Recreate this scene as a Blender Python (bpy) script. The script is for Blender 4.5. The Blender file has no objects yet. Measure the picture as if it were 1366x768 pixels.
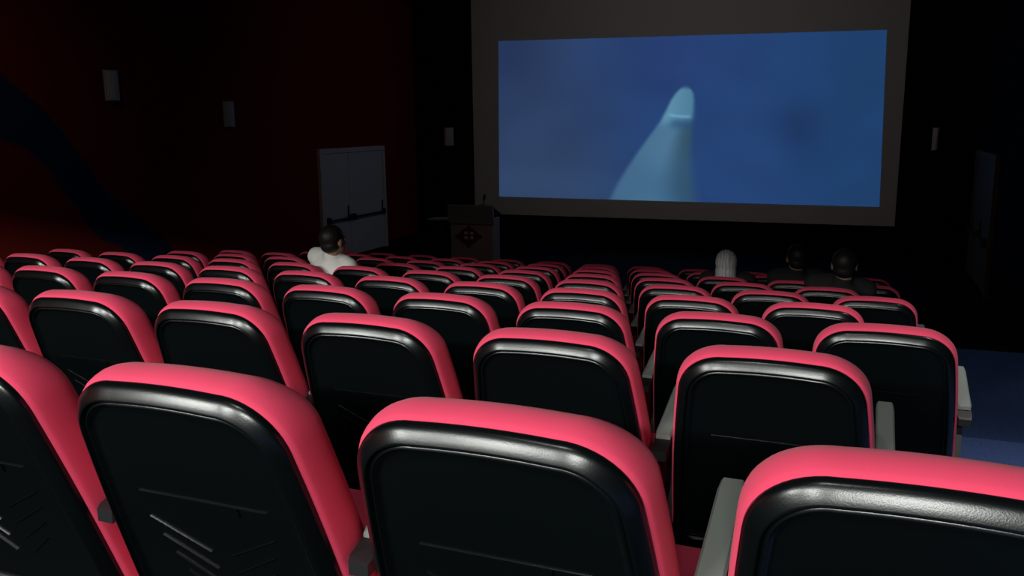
import bpy, bmesh, math, random
from mathutils import Vector, Matrix, noise
random.seed(7)
C = bpy.context.scene.collection
PI = math.pi

# ------------------------------------------------------------------ helpers
def link(o, parent=None):
    C.objects.link(o)
    if parent is not None:
        o.parent = parent
    return o

def mesh_obj(name, verts, faces, mat, parent=None, smooth=False):
    me = bpy.data.meshes.new(name)
    me.from_pydata([tuple(v) for v in verts], [], [tuple(f) for f in faces])
    me.update()
    if mat is not None:
        me.materials.append(mat)
    if smooth:
        for p in me.polygons:
            p.use_smooth = True
    return link(bpy.data.objects.new(name, me), parent)

def bm_obj(name, bm, mat, parent=None, smooth=False):
    bmesh.ops.recalc_face_normals(bm, faces=bm.faces)
    me = bpy.data.meshes.new(name)
    bm.to_mesh(me); bm.free()
    if mat is not None:
        me.materials.append(mat)
    if smooth:
        for p in me.polygons:
            p.use_smooth = True
    return link(bpy.data.objects.new(name, me), parent)

def sharpen(o, deg=40):
    me = o.data
    for p in me.polygons:
        p.use_smooth = True
    me.set_sharp_from_angle(angle=math.radians(deg))
    return o

def thing(name, label, cat, loc=(0, 0, 0), rotz=0, group=None):
    o = bpy.data.objects.new(name, None)
    o.empty_display_size = .1
    C.objects.link(o)
    o.location = loc; o.rotation_euler = (0, 0, rotz)
    o['label'] = label; o['category'] = cat
    if group: o['group'] = group
    return o

def tag(o, label, cat, group=None):
    o['label'] = label; o['category'] = cat
    if group: o['group'] = group
    return o

def struct(o):
    o['kind'] = 'structure'
    return o

def add_box(bm, x0, x1, y0, y1, z0, z1, bev=0.0, seg=2, mtx=None):
    r = bmesh.ops.create_cube(bm, size=1.0)
    vs = r['verts']
    for v in vs:
        v.co = Vector(((x0 + x1) / 2 + v.co.x * (x1 - x0), (y0 + y1) / 2 + v.co.y * (y1 - y0), (z0 + z1) / 2 + v.co.z * (z1 - z0)))
    if bev > 0:
        es = list({e for v in vs for e in v.link_edges})
        r2 = bmesh.ops.bevel(bm, geom=es, offset=bev, segments=seg, profile=.5, affect='EDGES')
        vs = list({v for f in r2['faces'] for v in f.verts} | {v for v in vs if v.is_valid})
    if mtx is not None:
        for v in vs:
            v.co = mtx @ v.co
    return vs

def add_cyl(bm, p0, p1, r0, r1=None, seg=16):
    r1 = r0 if r1 is None else r1
    p0, p1 = Vector(p0), Vector(p1)
    d = p1 - p0
    q = d.to_track_quat('Z', 'Y').to_matrix().to_4x4()
    m = Matrix.Translation((p0 + p1) / 2) @ q
    bmesh.ops.create_cone(bm, cap_ends=True, segments=seg, radius1=r0, radius2=r1, depth=d.length, matrix=m)

def add_ball(bm, c, r, seg=20, rings=14, scale=(1, 1, 1), rot=None):
    m = Matrix.Translation(Vector(c)) @ (rot.to_4x4() if rot else Matrix()) @ Matrix.Diagonal((r * scale[0], r * scale[1], r * scale[2], 1))
    bmesh.ops.create_uvsphere(bm, u_segments=seg, v_segments=rings, radius=1, matrix=m)

def add_capsule(bm, p0, r0, p1, r1, seg=14):
    add_cyl(bm, p0, p1, r0, r1, seg)
    add_ball(bm, p0, r0, seg, 10); add_ball(bm, p1, r1, seg, 10)

# ------------------------------------------------------------------ materials
def mat(name, col, rough=.6, spec=.5, metal=0, bump=None, var=None, sheen=0):
    m = bpy.data.materials.new(name); m.use_nodes = True
    nt = m.node_tree; b = nt.nodes['Principled BSDF']
    b.inputs['Base Color'].default_value = (*col, 1)
    b.inputs['Roughness'].default_value = rough
    b.inputs['Specular IOR Level'].default_value = spec
    b.inputs['Metallic'].default_value = metal
    if sheen:
        b.inputs['Sheen Weight'].default_value = sheen
        b.inputs['Sheen Roughness'].default_value = .5
    tc = nt.nodes.new('ShaderNodeTexCoord')
    if var:
        sc, amt = var
        n = nt.nodes.new('ShaderNodeTexNoise'); n.inputs['Scale'].default_value = sc; n.inputs['Detail'].default_value = 4
        nt.links.new(tc.outputs['Object'], n.inputs['Vector'])
        mr = nt.nodes.new('ShaderNodeMapRange')
        mr.inputs['To Min'].default_value = 1 - amt; mr.inputs['To Max'].default_value = 1 + amt
        nt.links.new(n.outputs['Fac'], mr.inputs['Value'])
        mx = nt.nodes.new('ShaderNodeVectorMath'); mx.operation = 'SCALE'
        mx.inputs[0].default_value = col
        nt.links.new(mr.outputs['Result'], mx.inputs['Scale'])
        nt.links.new(mx.outputs['Vector'], b.inputs['Base Color'])
    if bump:
        sc, st = bump
        n = nt.nodes.new('ShaderNodeTexNoise'); n.inputs['Scale'].default_value = sc; n.inputs['Detail'].default_value = 3
        nt.links.new(tc.outputs['Object'], n.inputs['Vector'])
        bp = nt.nodes.new('ShaderNodeBump'); bp.inputs['Strength'].default_value = st; bp.inputs['Distance'].default_value = .002
        nt.links.new(n.outputs['Fac'], bp.inputs['Height'])
        nt.links.new(bp.outputs['Normal'], b.inputs['Normal'])
    return m

RED = mat('red_fabric', (.84, .066, .145), .9, .25, bump=(900, .25), var=(9, .07), sheen=.08)
PLASTIC = mat('black_plastic', (.002, .0036, .004), .26, .55, bump=(500, .06))
PANEL = mat('seat_underside', (.012, .012, .013), .5, .4)
GREY = mat('armrest_grey', (.25, .275, .255), .5, .4, bump=(400, .1))
STEEL = mat('black_steel', (.012, .012, .013), .45, .5)
FRONTF = mat('black_front_floor', (.004, .004, .005), .9, .1)
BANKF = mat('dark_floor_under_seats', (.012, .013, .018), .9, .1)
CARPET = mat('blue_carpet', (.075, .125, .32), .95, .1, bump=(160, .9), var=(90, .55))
BLACKWALL = mat('black_wall', (.0035, .003, .0032), .9, .1, bump=(60, .2))
CEIL = mat('ceiling_paint', (.16, .155, .16), .9, .2, bump=(50, .2))
SCREENC = mat('screen_cloth', (.72, .69, .67), .85, .1)
DOORW = mat('door_grey_paint', (.72, .65, .56), .6, .3)
DOORB = mat('door_brown_paint', (.10, .085, .05), .6, .3)
DARK = mat('dark_metal', (.03, .03, .03), .45, .5)
SCONCE = mat('sconce_metal', (.72, .69, .66), .42, .5)
SCONCED = mat('sconce_dark', (.12, .11, .11), .5, .4)
LECT = mat('lectern_wood', (.30, .24, .22), .55, .35, var=(6, .15))
LECTT = mat('lectern_top_panel', (.22, .20, .205), .5, .35)
EMB = mat('emblem_maroon', (.115, .022, .014), .5, .3)
EMBL = mat('emblem_pale', (.62, .36, .27), .5, .3)
SKIN = mat('skin', (.36, .20, .13), .55, .35)
SKIN2 = mat('skin_tan', (.30, .17, .115), .55, .35)
HAIR = mat('black_hair', (.012, .011, .010), .5, .4, bump=(120, .6))
SHIRT = mat('white_shirt', (.88, .88, .83), .85, .2, bump=(40, .3))
JEANS = mat('dark_trousers', (.02, .022, .03), .9, .2)
SHOE = mat('shoe_leather', (.015, .012, .010), .4, .5)
DKTOP = mat('dark_jumper', (.022, .021, .022), .9, .2)
LIPS = mat('lips', (.25, .09, .075), .5, .4)
EYE = mat('eye_white', (.7, .7, .68), .3, .5)

def scarf_mat():
    m = mat('pale_scarf', (.5, .52, .5), .9, .2)
    nt = m.node_tree; b = nt.nodes['Principled BSDF']
    tc = nt.nodes.new('ShaderNodeTexCoord')
    w = nt.nodes.new('ShaderNodeTexWave'); w.wave_type = 'BANDS'; w.bands_direction = 'X'
    w.inputs['Scale'].default_value = 14; w.inputs['Distortion'].default_value = 9; w.inputs['Detail'].default_value = 3
    mp = nt.nodes.new('ShaderNodeMapping'); mp.inputs['Scale'].default_value = (1, 1, .35)
    nt.links.new(tc.outputs['Object'], mp.inputs['Vector']); nt.links.new(mp.outputs['Vector'], w.inputs['Vector'])
    r = nt.nodes.new('ShaderNodeValToRGB')
    r.color_ramp.elements[0].color = (.48, .51, .52, 1); r.color_ramp.elements[1].color = (.88, .9, .86, 1)
    nt.links.new(w.outputs['Fac'], r.inputs['Fac']); nt.links.new(r.outputs['Color'], b.inputs['Base Color'])
    return m
SCARF = scarf_mat()

def wall_left_mat():
    """dark red fabric wall with a broad navy wave running down it"""
    m = mat('red_wall_fabric', (.1, .01, .008), .95, .1)
    nt = m.node_tree; b = nt.nodes['Principled BSDF']
    tc = nt.nodes.new('ShaderNodeTexCoord')
    sx = nt.nodes.new('ShaderNodeSeparateXYZ'); nt.links.new(tc.outputs['Object'], sx.inputs[0])
    nz = nt.nodes.new('ShaderNodeTexNoise'); nz.inputs['Scale'].default_value = .9
    nt.links.new(tc.outputs['Object'], nz.inputs['Vector'])
    # distance from the line z = 2.27 - 1.0 (y - 7.7)
    a = nt.nodes.new('ShaderNodeMath'); a.operation = 'ADD'; nt.links.new(sx.outputs['Y'], a.inputs[0]); nt.links.new(sx.outputs['Z'], a.inputs[1])
    a2 = nt.nodes.new('ShaderNodeMath'); a2.operation = 'ADD'; nt.links.new(a.outputs[0], a2.inputs[0])
    sc = nt.nodes.new('ShaderNodeMath'); sc.operation = 'MULTIPLY'; sc.inputs[1].default_value = .9
    nt.links.new(nz.outputs['Fac'], sc.inputs[0]); nt.links.new(sc.outputs[0], a2.inputs[1])
    s = nt.nodes.new('ShaderNodeMath'); s.operation = 'SUBTRACT'; s.inputs[1].default_value = 10.4
    nt.links.new(a2.outputs[0], s.inputs[0])
    ab = nt.nodes.new('ShaderNodeMath'); ab.operation = 'ABSOLUTE'; nt.links.new(s.outputs[0], ab.inputs[0])
    r = nt.nodes.new('ShaderNodeValToRGB')
    e = r.color_ramp.elements
    e[0].position = .33; e[0].color = (.010, .035, .085, 1)
    e[1].position = .42; e[1].color = (.23, .018, .011, 1)
    nt.links.new(ab.outputs[0], r.inputs['Fac']); nt.links.new(r.outputs['Color'], b.inputs['Base Color'])
    return m
REDWALL = wall_left_mat()

# ------------------------------------------------------------------ the place: lattice of seats
CAMZ = 2.528
U0, P, ST = .1015, .55, .2743          # last seat by the right aisle, seat pitch, stagger of even rows
W0, Q, S = .980, 1.0, .1465            # first row, row pitch, drop per row
SEAT_H = .95
def tread(r): return round(CAMZ - .4059 - SEAT_H - S * (r - 1), 4) if r < 9 else 0.0
UL, UR, WF, WB, ZC = -9.21, 1.75, 17.06, -6.2, 5.06

# floor: stepped treads
def build_floor():
    prof = [(WB, tread(0))]
    for r in range(0, 9):
        e = W0 + Q * (r - 1) + .72
        prof += [(e, tread(r)), (e, tread(r + 1))]
    prof += [(10.4, 0.0), (WF, 0.0)]
    xs = [UL, .42, UR]
    v = [(x, y, z) for (y, z) in prof for x in xs]
    f, mi = [], []
    for i in range(len(prof) - 1):
        for j in range(2):
            a = 3 * i + j
            f.append((a, a + 1, a + 4, a + 3))
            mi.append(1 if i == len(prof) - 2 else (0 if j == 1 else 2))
    o = mesh_obj('floor', v, f, CARPET)
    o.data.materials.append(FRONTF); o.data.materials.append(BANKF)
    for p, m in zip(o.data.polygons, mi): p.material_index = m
    return struct(o)
build_floor()
def quad(name, pts, m): return struct(mesh_obj(name, pts, [tuple(range(len(pts)))], m))
def slab(name, x0, x1, y0, y1, z0, z1, m):
    bm = bmesh.new(); add_box(bm, x0, x1, y0, y1, z0, z1)
    return struct(bm_obj(name, bm, m))
slab('ceiling', UL, UR, WB, WF, ZC, ZC + .1, CEIL)
slab('wall_front', UL, UR, WF, WF + .12, -.2, ZC, BLACKWALL)
slab('wall_left', UL - .12, UL, WB, WF, -.2, ZC, REDWALL)
slab('wall_right', UR, UR + .12, WB, WF, -.2, ZC, BLACKWALL)
slab('wall_back', UL, UR, WB - .12, WB, -.2, ZC, BLACKWALL)
slab('light_blocker_1', UL, UR, -3.66, -3.5, 4.13, ZC, BLACKWALL)     # unseen board added to block the rear lamps, so light fades over far rows
bm = bmesh.new(); add_box(bm, UL, UL + .015, 8.4, 13.1, 0, .1, .004); add_box(bm, UL, UL + .015, 15.75, WF, 0, .1, .004)
struct(bm_obj('baseboard_left', bm, BLACKWALL))

# ------------------------------------------------------------------ doors
def door(name, x, sgn, y0, y1, zt, ysplit, zbar, DOORW):
    """double door in a side wall; sgn = direction into the room along x"""
    bm = bmesh.new()
    def b(y_0, y_1, z0, z1, d0, d1, bev=.004):
        a, c = x + sgn * d0, x + sgn * d1
        add_box(bm, min(a, c), max(a, c), y_0, y_1, z0, z1, bev)
    fr = .09
    b(y0, y0 + fr, 0, zt, 0, .07); b(y1 - fr, y1, 0, zt, 0, .07); b(y0 + fr, y1 - fr, zt - fr, zt, 0, .07)
    root = struct(bm_obj(name, bm, DOORW))
    for (a, c) in ((y0 + fr + .003, ysplit - .006), (ysplit + .006, y1 - fr - .003)):
        bm = bmesh.new(); b(a, c, .015, zt - fr - .004, .004, .048, .005)
        lf = bm_obj('door_leaf', bm, DOORW, root)
        bm = bmesh.new()
        b(a + .05, c - .05, zbar - .02, zbar + .025, .10, .13, .01)
        b(a + .05, a + .10, zbar - .05, zbar + .07, .048, .13, .01)
        b(c - .10, c - .05, zbar - .05, zbar + .07, .048, .13, .01)
        bm_obj('push_bar', bm, DARK, lf)
        bm = bmesh.new()
        b(c - .085, c - .065, zbar + .07, zbar + .24, .05, .075, .005)
        bm_obj('latch', bm, DARK, lf)
    return root
door('door_1', UL, 1, 13.27, 15.58, 2.085, 14.22, .75, DOORW)
door('door_2', UR, -1, 13.5, 15.8, 2.0, 14.65, .75, DOORB)

# ------------------------------------------------------------------ projection screen with the film on it
def srgb(c): return tuple(((x / 255) / 12.92 if x / 255 <= .04045 else ((x / 255 + .055) / 1.055) ** 2.4) for x in c)
def lerp(a, b, t): return tuple(x + (y - x) * t for x, y in zip(a, b))
def sst(a, b, x):
    t = max(0, min(1, (x - a) / (b - a))); return t * t * (3 - 2 * t)
def interp(tab, y):
    if y <= tab[0][0]: return tab[0][1]
    for (a, va), (b, vb) in zip(tab, tab[1:]):
        if y <= b: return va + (vb - va) * (y - a) / (b - a)
    return tab[-1][1]
# whale outline in film coordinates: s 0..1 across, q 0..1 down
WL = [(.30, .470), (.315, .462), (.34, .452), (.38, .440), (.44, .428), (.51, .412), (.60, .383), (.70, .353), (.80, .325), (.90, .300), (1.0, .280)]
WR = [(.30, .490), (.315, .497), (.34, .503), (.38, .506), (.44, .507), (.51, .506), (.60, .505), (.70, .506), (.80, .511), (.90, .520), (1.0, .530)]
def film(s, q):
    n1 = noise.noise(Vector((s * 3.1, q * 1.7, 3))) ; n2 = noise.noise(Vector((s * 7, q * 5, 9)))
    base = lerp((46, 64, 98), (37, 66, 116), sst(.1, .45, s + .06 * n1))
    base = lerp(base, (31, 63, 106), sst(.62, .95, s + .05 * n1))
    base = lerp(base, (50, 72, 104), .5 * sst(.55, 1.0, q) * (1 - sst(.2, .42, s)))
    base = lerp(base, (40, 58, 108), .6 * math.exp(-((s - .42) / .16) ** 2 - ((q - .12) / .25) ** 2))
    base = lerp(base, (28, 52, 92), .7 * math.exp(-((s - .78) / .06) ** 2 - ((q - .55) / .18) ** 2))
    base = lerp(base, (30, 46, 84), .6 * math.exp(-((s - .0) / .12) ** 2 - ((q - .0) / .4) ** 2))
    base = tuple(c * (1 + .05 * n2) for c in base)
    l, r = interp(WL, q), interp(WR, q)
    soft = .006 + .03 * max(0, q - .35)
    al = sst(l - .004, l + .004 + soft * .5, s) * (1 - sst(r - soft * 1.6, r + soft * .25, s)) * sst(.285, .325, q + .06 * abs(s - .482))
    if al > 0:
        t = (s - l) / max(.01, r - l)
        head = lerp((92, 140, 166), (74, 122, 150), t)
        body = lerp((72, 110, 142), (76, 116, 146), sst(.0, .45, t))
        body = lerp(body, (52, 84, 106), sst(.45, .85, t))
        body = lerp(body, (76, 126, 154), .55 * sst(.75, 1, q) * math.exp(-((t - .42) / .3) ** 2))
        w = lerp(head, body, sst(.47, .56, q))
        mouth_q = .468 + .012 * math.sin((t - .2) * 3)
        w = lerp(w, (124, 172, 198), .7 * math.exp(-((q - mouth_q) / .008) ** 2) * sst(.1, .3, t) * (1 - sst(.75, .95, t)))
        w = lerp(w, (40, 74, 112), .6 * math.exp(-((q - mouth_q - .045) / .03) ** 2) * sst(.2, .5, t))
        w = tuple(c * (1 + .05 * n2) for c in w)
        base = lerp(base, w, min(1, al) * (1 - .25 * sst(.6, 1, q)))
    return base
def build_screen():
    root = thing('projection_screen', 'large white projection screen on the front wall showing a pale whale in blue water', 'screen', (-3.58, 17.0, .575))
    bm = bmesh.new(); add_box(bm, -4.2, 4.18, 0, .045, 0, ZC - .575 - .004, .006)
    bm_obj('screen_surface', bm, SCREENC, root)
    # film frame, four real corners on the cloth (the projector throws it slightly out of square)
    TL, TR, BR, BL = (-7.163, 4.175), (.245, 4.034), (.321, .925), (-7.198, .961)
    NX, NY = 300, 126
    v, f, col = [], [], []
    for j in range(NY + 1):
        q = j / NY
        for i in range(NX + 1):
            s = i / NX
            a = lerp(TL, TR, s); b = lerp(BL, BR, s); p = lerp(a, b, q)
            v.append((p[0] + 3.58, -.004, p[1] - .575))
            col.append((*srgb(film(s * .912 / (1.1 - .188 * s), q)), 1))
    for j in range(NY):
        for i in range(NX):
            a = j * (NX + 1) + i
            f.append((a, a + NX + 1, a + NX + 2, a + 1))
    m = bpy.data.materials.new('film_light'); m.use_nodes = True
    nt = m.node_tree; nt.nodes.clear()
    out = nt.nodes.new('ShaderNodeOutputMaterial'); em = nt.nodes.new('ShaderNodeEmission'); at = nt.nodes.new('ShaderNodeAttribute')
    at.attribute_name = 'film'; em.inputs['Strength'].default_value = 1.0
    nt.links.new(at.outputs['Color'], em.inputs['Color']); nt.links.new(em.outputs[0], out.inputs[0])
    o = mesh_obj('projected_film', v, f, m, root, True)
    ca = o.data.color_attributes.new('film', 'FLOAT_COLOR', 'POINT')
    for k, c in enumerate(col): ca.data[k].color = c
    o['label'] = 'blue underwater film picture with a whale rising'
build_screen()

# ------------------------------------------------------------------ wall sconces
def sconce(label, loc, rotz, w=.2, h=.38):
    """wall lamp, its back on local y = 0, facing -y"""
    t = thing('wall_sconce', label, 'wall lamp', loc, rotz, 'unlit wall sconces')
    bm = bmesh.new(); add_box(bm, -w / 2 - .012, w / 2 + .012, -.018, 0, -h / 2 - .012, h / 2 + .012, .004)
    bm_obj('back_plate', bm, SCONCED, t)
    v, f = [], []
    N = 20
    for k, z in enumerate((-h / 2, -h / 2 + .012, h / 2 - .012, h / 2)):
        rr = 1 if k in (1, 2) else .95
        for i in range(N + 1):
            a = PI * i / N
            fl = 1 + .035 * math.cos(i * PI)
            v.append((-w / 2 * math.cos(a) * rr * fl, -.018 - .085 * math.sin(a) * rr * fl, z))
    for k in range(3):
        for i in range(N):
            a = k * (N + 1) + i
            f.append((a, a + 1, a + N + 2, a + N + 1))
    f.append(tuple(range(N, -1, -1))); f.append(tuple(range(3 * (N + 1), 4 * (N + 1))))
    sharpen(mesh_obj('shade', v, f, SCONCE, t), 30)
    bm = bmesh.new()
    for s in (-1, 1):
        add_box(bm, s * w * .5 - .012, s * w * .5 + .012, -.045, -.018, -h / 2 - .008, h / 2 + .008, .003)
    bm_obj('side_strip', bm, SCONCE, t)
    return t
sconce('grey wall sconce high on the left wall, the one nearest the audience', (UL, 8.72, 3.06), -PI / 2 + PI)
sconce('grey wall sconce in the middle of the left wall, before the white double door', (UL, 10.95, 2.70), PI / 2)
sconce('small grey wall sconce on the front wall left of the screen', (-8.38, WF, 2.23), 0)
sconce('small dim wall sconce on the front wall right of the screen', (1.16, WF, 2.14), 0, .09)

# ------------------------------------------------------------------ lectern, microphone, side table
def lectern():
    t = thing('lectern', 'pale wooden lectern with a maroon diamond emblem in front of the screen', 'lectern', (-6.03, 13.0, 0))
    bm = bmesh.new()
    add_box(bm, -.39, .39, 0, .34, 0, .06, .006)
    bm_obj('base', bm, LECT, t)
    bm = bmesh.new()
    add_box(bm, -.36, .36, .02, .05, .06, .87, .004)
    bm_obj('front_panel', bm, LECT, t)
    for s in (-1, 1):
        bm = bmesh.new(); add_box(bm, s * .36 if s > 0 else -.39, .39 if s > 0 else -.36, .02, .32, .06, .96, .004)
        bm_obj('side_panel', bm, LECT, t)
    bm = bmesh.new(); add_box(bm, -.36, .36, .10, .31, .50, .52, .003); bm_obj('shelf', bm, LECT, t)
    # upper panel: leans towards the audience
    v = [(-.415, .008, .86), (.415, .008, .86), (.415, -.03, 1.16), (-.415, -.03, 1.16), (-.415, .05, .86), (.415, .05, .86), (.415, .01, 1.16), (-.415, .01, 1.16)]
    f = [(0, 1, 2, 3), (5, 4, 7, 6), (0, 4, 5, 1), (3, 2, 6, 7), (0, 3, 7, 4), (1, 5, 6, 2)]
    mesh_obj('upper_panel', v, f, LECTT, t)
    v = [(-.415, -.03, 1.16), (.415, -.03, 1.16), (.415, .36, 1.0), (-.415, .36, 1.0)]
    v += [(x, y, z + .022) for x, y, z in v]
    f = [(3, 2, 1, 0), (4, 5, 6, 7), (0, 1, 5, 4), (1, 2, 6, 5), (2, 3, 7, 6), (3, 0, 4, 7)]
    mesh_obj('reading_top', v, f, LECT, t)
    # emblem: notched diamond with four pale petals
    bm = bmesh.new()
    hw, hh = .245, .19
    pts = []
    for k in range(4):
        a = k * PI / 2
        c, s = math.cos(a), math.sin(a)
        def rot(x, y): return ((c * x - s * y), (c * x * 0 + s * x + c * y))
        pts += [rot(1.0, 0), rot(.72, .2), rot(.66, .24), rot(.62, .34), rot(.34, .62), rot(.24, .66), rot(.2, .72)]
    vs = [bm.verts.new((p[0] * hw, .019, p[1] * hh)) for p in pts]
    fc = bm.faces.new(vs)
    ex = bmesh.ops.extrude_face_region(bm, geom=[fc])
    for e in ex['geom']:
        if isinstance(e, bmesh.types.BMVert): e.co.y -= .014
    em = bm_obj('emblem', bm, EMB, t); em.location = (-.045, 0, .658)
    em['label'] = 'maroon diamond emblem with four pale petals'
    for sx in (-1, 1):
        for sz in (-1, 1):
            bm = bmesh.new()
            add_ball(bm, (0, 0, 0), 1, 16, 10, (.040, .006, .030))
            p = bm_obj('petal', bm, EMBL, em, True); p.location = (sx * .052, .004, sz * .040)
    return t
lectern()
def microphone():
    t = thing('microphone', 'small dark gooseneck microphone standing on the lectern top', 'microphone', (-5.84, 13.1, 1.134))
    bm = bmesh.new(); add_box(bm, -.06, .06, -.045, .045, 0, .035, .008)
    b = bm_obj('base', bm, DARK, t)
    b.location = (0, 0, .012)
    bm = bmesh.new()
    pts = [Vector((0, .02, .045 + .012 * k)) + Vector((0, .0 + .02 * (k / 7) ** 2, 0)) for k in range(8)]
    for a, c in zip(pts, pts[1:]): add_capsule(bm, a, .008, c, .008, 10)
    bm_obj('gooseneck', bm, DARK, t)
    bm = bmesh.new(); add_capsule(bm, pts[-1], .022, pts[-1] + Vector((0, .02, .06)), .026, 14)
    bm_obj('capsule', bm, DARK, t)
    return t
microphone()
def side_table():
    t = thing('side_table', 'small dark table with a grey top standing left of the lectern', 'table', (-6.78, 13.35, 0))
    bm = bmesh.new(); add_box(bm, -.17, .17, -.17, .17, .87, .90, .008); bm_obj('tabletop', bm, GREY, t)
    bm = bmesh.new(); add_cyl(bm, (0, 0, .02), (0, 0, .87), .022); bm_obj('column', bm, DARK, t)
    bm = bmesh.new(); add_cyl(bm, (0, 0, 0), (0, 0, .025), .15, .13, 24); bm_obj('base', bm, DARK, t)
side_table()

# ------------------------------------------------------------------ the cinema seat
TILT = math.radians(19)
L_BACK = .60
def half_width(d):          # d = distance down from the top of the back
    return .199 + .055 * (1 - math.exp(-d / .3))
def outline(off=0.0, off_top=None, n_c=9):
    """closed outline of the back in its own plane (x, -down); off > 0 shrinks it"""
    pts = []
    rt, rb = .096, .05
    top, bot = 0.0, -L_BACK
    def side(x_sign):
        pass
    # right side going up from the bottom, over the top, down the left
    seq = []
    hwb = half_width(L_BACK)
    for k in range(n_c + 1):                        # bottom right corner
        a = -PI / 2 + PI / 2 * k / n_c
        seq.append((hwb - rb + rb * math.cos(a), bot + rb + rb * math.sin(a)))
    for k in range(1, 12):
        d = L_BACK - rb - (L_BACK - rb - rt) * k / 12
        seq.append((half_width(d), -d))
    hwt = half_width(.002)
    for k in range(n_c + 4):                        # top right corner, a little superelliptic
        a = PI / 2 * k / (n_c + 3)
        z = top - rt + rt * math.sin(a) ** .94
        seq.append((half_width(.002 - z) - rt + rt * math.cos(a) ** .94, z))
    for k in range(1, 6):                           # slightly crowned top
        x = (hwt - rt) * (1 - k / 6)
        seq.append((x, top + .004 * (1 - (x / (hwt - rt)) ** 2)))
    seq.append((0, top + .004))
    right = seq
    left = [(-x, z) for x, z in reversed(right[:-1])]
    pts = right + left
    n = len(pts); out = []
    for i in range(n):
        p0, p1, p2 = Vector(pts[i - 1]), Vector(pts[i]), Vector(pts[(i + 1) % n])
        t = (p2 - p0).normalized(); nrm = Vector((-t.y, t.x))   # points inwards for counter-clockwise order
        k = off if off_top is None else off + (off_top - off) * max(0.0, -nrm.y) ** 1.5
        out.append(p1 + nrm * k)
    return out
BASE_OUT = outline(0)
def loft(rings, mtx, cap_first, cap_last):
    v, f = [], []
    n = len(BASE_OUT)
    for ring in rings:
        off, y = ring[0], ring[1]
        for p in outline(off, ring[2] if len(ring) > 2 else None):
            v.append(mtx @ Vector((p.x, y, p.y)))
    for k in range(len(rings) - 1):
        for i in range(n):
            j = (i + 1) % n
            f.append((k * n + i, k * n + j, (k + 1) * n + j, (k + 1) * n + i))
    if cap_first: f.append(tuple(range(n - 1, -1, -1)))
    if cap_last: f.append(tuple(range((len(rings) - 1) * n, len(rings) * n)))
    return v, f
# back frame of reference: top of back at (0, 0, SEAT_H); lower end swings forward (+y)
BACK = Matrix.Translation((0, 0, SEAT_H)) @ Matrix.Rotation(TILT, 4, 'X')

def fix_normals(o):
    bm = bmesh.new(); bm.from_mesh(o.data); bmesh.ops.recalc_face_normals(bm, faces=bm.faces); bm.to_mesh(o.data); bm.free()
    return o

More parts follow.
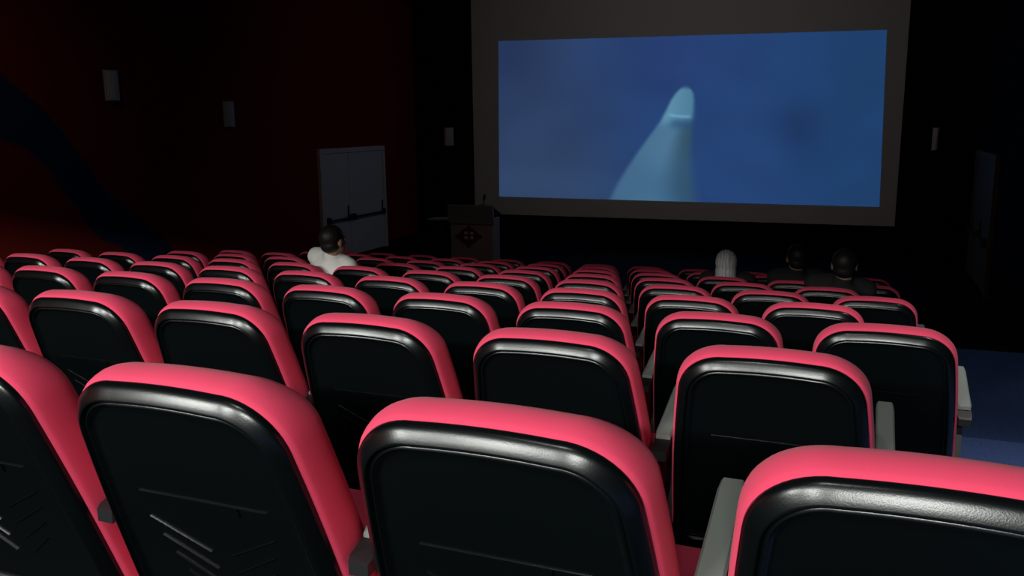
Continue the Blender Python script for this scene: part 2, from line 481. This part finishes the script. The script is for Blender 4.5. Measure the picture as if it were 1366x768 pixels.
def make_seat(name, label, group, folded=True, right_end=False):
    t = thing(name, label, 'seat', (0, 0, 0), 0, group)
    # --- black plastic back shell
    rings = [(.012, .014), (0, .012), (.0003, .006), (.001, .002), (.003, -.001), (.0055, -.0037), (.0085, -.0064), (.0135, -.0106), (.019, -.0149), (.0215, -.0164), (.0235, -.0160), (.0250, -.009), (.027, -.007),
             (.029, -.0105), (.0325, -.0118), (.035, -.0098), (.038, -.0045), (.046, -.003), (.060, -.0025)]
    v, f = loft(rings, BACK, True, True)
    # raised ribs on the panel: one cross rib with a hooked end, four pairs falling towards the middle
    def rib(x0, z0, x1, z1, w=.0018, h=.0020):
        d = Vector((x1 - x0, z1 - z0)).normalized(); nn = Vector((-d.y, d.x)) * w
        b0 = len(v)
        for (x, z) in ((x0, z0), (x1, z1)):
            for s, y in ((-1, -.001), (-.35, -.003 - h), (.35, -.003 - h), (1, -.001)):
                v.append(BACK @ Vector((x + nn.x * s, y, z + nn.y * s)))
        for i in range(3): f.append((b0 + i, b0 + i + 1, b0 + 5 + i, b0 + 4 + i))
        f.append((b0, b0 + 4, b0 + 7, b0 + 3)); f.append((b0 + 3, b0 + 2, b0 + 1, b0)); f.append((b0 + 4, b0 + 5, b0 + 6, b0 + 7))
    rib(-.135, -.225, .135, -.225)
    rib(.075, -.225, .075, -.245, .002, .003)
    for k in range(4):
        z = -.285 - .042 * k
        rib(-.135 + .012 * k, z, -.022, z - .062)
        rib(.135 - .012 * k, z, .022, z - .062)
    sh = fix_normals(mesh_obj('back_shell', v, f, PLASTIC, t)); sharpen(sh, 50)
    # --- red padded back cushion, a little larger than the shell
    rings = [(.02, .007, .02), (.006, .009, .006), (-.003, .0125, -.002), (-.007, .022, -.0055), (-.009, .034, -.0062), (-.0095, .046, -.0055), (-.0095, .060, -.001), (-.007, .078, .009), (-.002, .094, .022), (.008, .106, .036), (.024, .113, .052), (.05, .117, .075), (.085, .118, .10)]
    v, f = loft(rings, BACK, True, True)
    bc = fix_normals(mesh_obj('back_cushion', v, f, RED, t)); sharpen(bc, 60)
    # --- seat cushion and the plastic pan under it
    ang = math.radians(5)
    SM = Matrix.Translation((0, .285, .385)) @ Matrix.Rotation(ang, 4, 'X')
    bm = bmesh.new(); add_box(bm, -.238, .238, -.01, .40, -.02, .085, .035, 4, SM)
    sharpen(bm_obj('seat_cushion', bm, RED, t), 60)
    bm = bmesh.new(); add_box(bm, -.205, .205, 0, .39, -.05, -.018, .012, 2, SM)
    sharpen(bm_obj('seat_pan', bm, PANEL, t), 40)
    # --- armrests and the side frames under them
    for s in ((-1, 1) if right_end else (-1,)):
        x = -P / 2 if s < 0 else .266
        v, f = [], []
        stations = [(.115, .664, .019), (.125, .670, .0225), (.25, .704, .0225), (.41, .744, .0225), (.44, .750, .020), (.45, .744, .016)]
        prof = [(-1, -.012), (-1, -.005), (-.8, 0.0), (.8, 0.0), (1, -.005), (1, -.012)]
        for (y, z, hw) in stations:
            for (a, b) in prof: v.append((x + a * hw, y, z + b))
        for k in range(len(stations) - 1):
            for i in range(6):
                j = (i + 1) % 6
                f.append((k * 6 + i, k * 6 + j, k * 6 + 6 + j, k * 6 + 6 + i))
        f.append(tuple(range(6))); f.append(tuple(range(len(v) - 1, len(v) - 7, -1)))
        v2 = []
        for (y, z, hw) in stations:
            for (a, b) in ((-.96, -.034), (-.96, -.010), (.96, -.010), (.96, -.034)): v2.append((x + a * hw, y, z + b))
        f2 = [(k * 4 + i, k * 4 + (i + 1) % 4, k * 4 + 4 + (i + 1) % 4, k * 4 + 4 + i) for k in range(len(stations) - 1) for i in range(4)]
        f2.append((0, 1, 2, 3)); f2.append(tuple(range(len(v2) - 1, len(v2) - 5, -1)))
        v = []
        for (y, z, hw) in [(.165, .683, .019), (.18, .689, .0225)] + stations[2:]:
            for (a, b) in prof: v.append((x + a * hw, y, z + b + .0015))
        ar = sharpen(fix_normals(mesh_obj('armrest', v2, f2, STEEL, t)), 35)
        pad = sharpen(fix_normals(mesh_obj('armrest_pad', v, f, GREY, ar)), 35)
        bm = bmesh.new()
        pts = [(.27, .682), (.43, .714), (.41, .60), (.37, .36), (.355, .03), (.22, .03), (.25, .36), (.29, .54)]
        vs = [bm.verts.new((x - .014, y, z)) for y, z in pts]
        fc = bm.faces.new(vs); ex = bmesh.ops.extrude_face_region(bm, geom=[fc])
        for e in ex['geom']:
            if isinstance(e, bmesh.types.BMVert): e.co.x += .028
        fr = bm_obj('side_frame', bm, STEEL, t)
        bm = bmesh.new(); add_box(bm, x - .035, x + .035, .15, .43, 0, .03, .006)
        bm_obj('foot', bm, STEEL, fr)
    return t

def dup(root, loc, rotz, label):
    r = root.copy(); C.objects.link(r); r.location = loc; r.rotation_euler = (0, 0, rotz); r['label'] = label
    for ch in list(root.children):
        c = ch.copy(); C.objects.link(c); c.parent = r
        for g in ch.children:
            d = g.copy(); C.objects.link(d); d.parent = c
    return r

ORD = ['last', 'second', 'third', 'fourth', 'fifth', 'sixth', 'seventh', 'eighth', 'ninth', 'tenth', 'eleventh', 'twelfth']
ROWN = {1: 'nearest row', 2: 'second row', 3: 'third row', 4: 'fourth row', 5: 'fifth row', 6: 'sixth row', 7: 'seventh row', 8: 'eighth row', 9: 'front row below the screen'}
COUNT = {1: 5, 2: 7, 3: 10}
TAKEN = {(5, 7), (7, 2), (7, 1), (6, 0)}
def seat_xy(r, k): return U0 - P * k - (ST if r % 2 == 0 else 0), W0 + Q * (r - 1)
def seat_label(r, k):
    pos = 'beside the right aisle' if k == 0 else ORD[k] + ' from the right aisle'
    row = ROWN[r] if r in (1, 9) else ROWN[r] + ' from the camera'
    if r == 1:
        extra = {0: 'cropped by the photo edge, ', 1: ''}.get(k, '')
        return 'red and black cinema seat in the %s, %s' % (row, pos)
    occ = 'occupied red cinema seat' if (r, k) in TAKEN else 'empty red cinema seat'
    return '%s, %s, %s' % (occ, pos, row)
protos = {}
GROUP = 'red and black cinema seats in raked rows'
for r in range(1, 10):
    n = COUNT.get(r, 12 if r % 2 else 11)
    for k in range(n):
        key = (True, k == 0)
        x, y = seat_xy(r, k)
        lab = seat_label(r, k)
        if key not in protos:
            protos[key] = o = make_seat('cinema_seat', lab, GROUP, key[0], key[1])
            o.location = (x, y, tread(r))
        else:
            o = dup(protos[key], (x, y, tread(r)), 0, lab)

# ------------------------------------------------------------------ people
def remeshed(name, bm, m, parent, vox, smooth_n=3):
    o = bm_obj(name, bm, m, parent)
    md = o.modifiers.new('r', 'REMESH'); md.mode = 'VOXEL'; md.voxel_size = vox
    sm = o.modifiers.new('s', 'SMOOTH'); sm.iterations = smooth_n; sm.factor = .5
    dg = bpy.context.evaluated_depsgraph_get()
    me = bpy.data.meshes.new_from_object(o.evaluated_get(dg))
    o.modifiers.clear(); o.data = me; me.name = name
    if not me.materials: me.materials.append(m)
    for p in me.polygons: p.use_smooth = True
    return o

def person(label, seat, hip_dx, head, skin, top_mat, cover, lean=0.0, yaw=0.0):
    """seated figure; head = (u, z) of the head centre in the room; origin on the tread under the hips"""
    r, k = seat
    sx, sy = seat_xy(r, k); tz = tread(r)
    t = thing('person', label, 'person', (sx, sy, tz))
    hx, hz = head[0] - sx, head[1] - tz
    V = Vector
    hip = V((hip_dx, .55, .575)); H = V((hx, .25, hz)); neck = V((hx * .93, .262, hz - .125))
    chest = hip.lerp(neck, .70) + V((0, -.03, 0)); belly = hip.lerp(neck, .32) + V((0, -.02, 0))
    across = V((math.cos(yaw), math.sin(yaw), -lean)).normalized(); fwd = V((-math.sin(yaw), math.cos(yaw), 0))
    shL, shR = chest + V((0, 0, .085)) - across * .17, chest + V((0, 0, .085)) + across * .17
    HR = Matrix.Rotation(yaw, 3, 'Z')
    def torso(bm, g):
        q = across.to_track_quat('X', 'Z').to_matrix()
        add_ball(bm, hip, 1, 20, 14, (.165 + g, .115 + g, .11 + g))
        add_ball(bm, belly, 1, 20, 14, (.145 + g, .105 + g, .14 + g))
        add_ball(bm, chest, 1, 20, 14, (.155 + g, .105 + g, .15 + g), q)
        add_ball(bm, neck + V((0, .015, -.085)), 1, 20, 14, (.12 + g, .088 + g, .085 + g), q)
        add_capsule(bm, shL + across * .04, .058 + g, shR - across * .04, .058 + g)
        add_capsule(bm, shL, .05 + g, chest + V((0, 0, .10)), .06 + g); add_capsule(bm, shR, .05 + g, chest + V((0, 0, .10)), .06 + g)
    def arms(bm, g, whole=True):
        for s, sh in ((-1, shL), (1, shR)):
            el = V((sh.x + s * .02, sh.y + .13, max(.66, sh.z - .23))); wr = V((hip.x + s * .10, .78, .64))
            add_capsule(bm, sh, .05 + g, el, .038 + g)
            if whole:
                add_capsule(bm, el, .037, wr, .025)
                d = (V((hip.x + s * .085, .88, .635)) - wr).normalized(); side = V((1, 0, 0)); up = V((0, 0, 1))
                pc = wr + d * .05
                add_ball(bm, pc, 1, 14, 10, (.038, .05, .015))
                for fi, (ox, ln) in enumerate(((-.028, .060), (-.010, .072), (.009, .068), (.026, .052))):
                    a = pc + d * .038 + side * ox
                    b = a + d * ln * .5 + up * .004; c = b + d * ln * .42 - up * .014; e = c + d * ln * .25 - up * .014
                    add_capsule(bm, a, .0088, b, .0082, 8); add_capsule(bm, b, .0082, c, .0076, 8); add_capsule(bm, c, .0076, e, .0070, 8)
                a = pc - side * s * .030 - d * .02; b = a - side * s * .026 + d * .026; c = b + d * .028 - up * .006
                add_capsule(bm, a, .011, b, .0095, 8); add_capsule(bm, b, .0095, c, .0082, 8)
            else:
                add_capsule(bm, el, .037 + g, el.lerp(wr, .25), .034 + g)
    def legs(bm, g, shoes=False):
        for s in (-1, 1):
            hp = hip + V((s * .085, .02, -.01)); kn = V((hip.x + s * .11, .90, .50)); an = V((hip.x + s * .11, .80, .10)); toe = V((hip.x + s * .12, .93, .045))
            if shoes:
                add_capsule(bm, an + V((0, -.02, -.05)), .045, toe, .036)
            else:
                add_capsule(bm, hp, .082 + g, kn, .056 + g); add_capsule(bm, kn, .054 + g, an, .036 + g)
                if g == 0: add_capsule(bm, an + V((0, -.01, -.045)), .036, toe, .028)
    def hp_(x, y, z): return H + HR @ V((x, y, z))
    def head_(bm):
        add_ball(bm, hp_(0, -.008, .022), 1, 24, 18, (.074, .092, .088), HR)
        add_ball(bm, hp_(0, .022, -.035), 1, 20, 14, (.060, .070, .082), HR)
        add_ball(bm, hp_(0, .05, -.088), 1, 14, 10, (.034, .030, .024), HR)
        add_capsule(bm, hp_(0, .086, .012), .010, hp_(0, .104, -.024), .014, 10)
        add_ball(bm, hp_(0, .086, -.06), 1, 12, 8, (.024, .011, .009), HR)
        for s in (-1, 1):
            add_ball(bm, hp_(s * .032, .078, .026), 1, 12, 8, (.020, .010, .007), HR)
            add_ball(bm, hp_(s * .077, -.004, -.006), 1, 12, 10, (.010, .020, .032), HR)
        add_capsule(bm, hp_(0, -.01, -.05), .055, neck + V((0, -.012, -.05)), .060)
    bm = bmesh.new(); torso(bm, 0); arms(bm, 0); legs(bm, 0); head_(bm)
    remeshed('body', bm, skin, t, .0068, 3)
    for s in (-1, 1):
        bm = bmesh.new(); add_ball(bm, hp_(s * .030, .0725, .006), 1, 14, 10, (.0125, .0105, .0085), HR); ey = bm_obj('eye', bm, EYE, t, True)
        bm = bmesh.new(); add_ball(bm, hp_(s * .030, .0785, .006), 1, 12, 8, (.0055, .0052, .0055), HR); bm_obj('iris', bm, HAIR, ey, True)
        bm = bmesh.new(); add_capsule(bm, hp_(s * .016, .0845, .030), .0042, hp_(s * .046, .0745, .031), .003, 8); bm_obj('eyebrow', bm, HAIR, t, True)
    bm = bmesh.new(); add_ball(bm, hp_(0, .0905, -.058), 1, 12, 8, (.020, .007, .0035), HR); add_ball(bm, hp_(0, .0895, -.0645), 1, 12, 8, (.018, .007, .0045), HR)
    bm_obj('lips', bm, LIPS, t, True)
    bm = bmesh.new(); torso(bm, .022); arms(bm, .018, False); add_capsule(bm, chest + V((0, 0, .09)), .085, neck.lerp(H, .12) + V((0, -.012, 0)), .068)
    remeshed('shirt' if top_mat is SHIRT else 'jumper', bm, top_mat, t, .010, 9)
    bm = bmesh.new(); add_ball(bm, hip, 1, 20, 14, (.175, .128, .118)); legs(bm, .014)
    remeshed('trousers', bm, JEANS, t, .012, 3)
    bm = bmesh.new(); legs(bm, 0, True); remeshed('shoes', bm, SHOE, t, .010, 2)
    bm = bmesh.new()
    if cover == 'hair':
        add_ball(bm, hp_(0, -.020, .034), 1, 24, 18, (.083, .096, .088), HR)
        add_ball(bm, hp_(0, -.038, -.024), 1, 20, 14, (.073, .066, .062), HR)
        remeshed('hair', bm, HAIR, t, .008, 2)
    else:
        add_ball(bm, hp_(0, -.010, .026), 1, 24, 18, (.090, .108, .104), HR)
        add_ball(bm, hp_(0, -.014, -.05), 1, 20, 14, (.088, .098, .10), HR)
        add_capsule(bm, hp_(0, -.02, -.07), .085, neck + V((0, -.02, -.06)), .10)
        remeshed('headscarf', bm, SCARF, t, .010, 3)
    return t
person('dark-haired person in a white shirt leaning sideways in the fifth row', (5, 7), .05, (-3.525, 1.695), SKIN, SHIRT, 'hair', lean=.16, yaw=-.25)
person('person with a pale grey head covering seated in the seventh row', (7, 2), 0, (-1.01, 1.335), SKIN2, DKTOP, 'scarf')
person('dark-clothed person, head barely visible, beside the person with the pale head covering', (7, 1), 0, (-.452, 1.415), SKIN2, DKTOP, 'hair', yaw=.3)
person('dark-clothed dark-haired person seated by the right aisle in the sixth row', (6, 0), .04, (-.077, 1.535), SKIN, DKTOP, 'hair', lean=.08)

# ------------------------------------------------------------------ light
def area(name, loc, rot, sx, sy, power, col):
    l = bpy.data.lights.new(name, 'AREA'); l.shape = 'RECTANGLE'; l.size = sx; l.size_y = sy; l.energy = power; l.color = col
    o = bpy.data.objects.new(name, l); C.objects.link(o); o.location = loc; o.rotation_euler = rot
    return o
# rear ceiling tubes behind the added light-blocking board, aimed towards the screen
for i, (x, pw) in enumerate(((.3, 260), (-2.9, 260), (-6.1, 330))):
    area('rear_lamp', (x, -5.5, CAMZ + 2.12), (math.radians(90 - 14), 0, 0), 1.7, .15, pw, (.97, 1.0, .95))
# weak unseen fill added under the ceiling to brighten the screen wall and lectern
area('screen_wall_fill', (-3.0, 11.0, ZC - .12), (math.radians(62), 0, 0), .5, .3, 13, (1.0, .93, .88))
# unseen fill spot added to brighten the cushion tops of the nearest rows
l = bpy.data.lights.new('near_rows_fill', 'SPOT'); l.energy = 62; l.spot_size = math.radians(84); l.spot_blend = .9; l.shadow_soft_size = .12; l.color = (1, .98, .93)
o = bpy.data.objects.new('near_rows_fill', l); C.objects.link(o); o.location = (-.7, -.5, ZC - .05)
o.rotation_euler = (Vector((-1.1, 2.4, 1.7)) - o.location).to_track_quat('-Z', 'Y').to_euler()
# weak fill spot added out of view to lift the lower left wall
l = bpy.data.lights.new('left_wall_fill', 'SPOT'); l.energy = 20; l.spot_size = math.radians(112); l.spot_blend = 1; l.shadow_soft_size = .1; l.color = (1, .97, .92)
o = bpy.data.objects.new('left_wall_fill', l); C.objects.link(o); o.location = (-6.9, 5.2, ZC - .05)
o.rotation_euler = (Vector((-9.2, 6.6, 1.1)) - o.location).to_track_quat('-Z', 'Y').to_euler()
# fill spot added out of view to brighten the right aisle carpet
l = bpy.data.lights.new('right_aisle_fill', 'SPOT'); l.energy = 330; l.spot_size = math.radians(62); l.spot_blend = 1; l.shadow_soft_size = .06; l.color = (1, .98, .94)
o = bpy.data.objects.new('right_aisle_fill', l); C.objects.link(o); o.location = (1.45, 3.9, ZC - .03)

w = bpy.data.worlds.new('dark'); bpy.context.scene.world = w; w.use_nodes = True
w.node_tree.nodes['Background'].inputs[0].default_value = (0, 0, 0, 1)

# ------------------------------------------------------------------ camera
cam = bpy.data.cameras.new('camera'); co = bpy.data.objects.new('camera', cam); C.objects.link(co)
cam.sensor_fit = 'HORIZONTAL'; cam.sensor_width = 36; cam.lens = 36 * 1144.56 / 1366; cam.clip_start = .05
R = Matrix.Rotation(.3871, 4, 'Z') @ Matrix.Rotation(PI / 2 - .1911, 4, 'X') @ Matrix.Rotation(-.0125, 4, 'Z')
co.matrix_world = Matrix.Translation((0, 0, CAMZ)) @ R
sc = bpy.context.scene; sc.camera = co
sc.view_settings.view_transform = 'Standard'; sc.view_settings.look = 'None'
sc.view_settings.exposure = 0; sc.view_settings.gamma = 1; sc.view_settings.use_curve_mapping = False
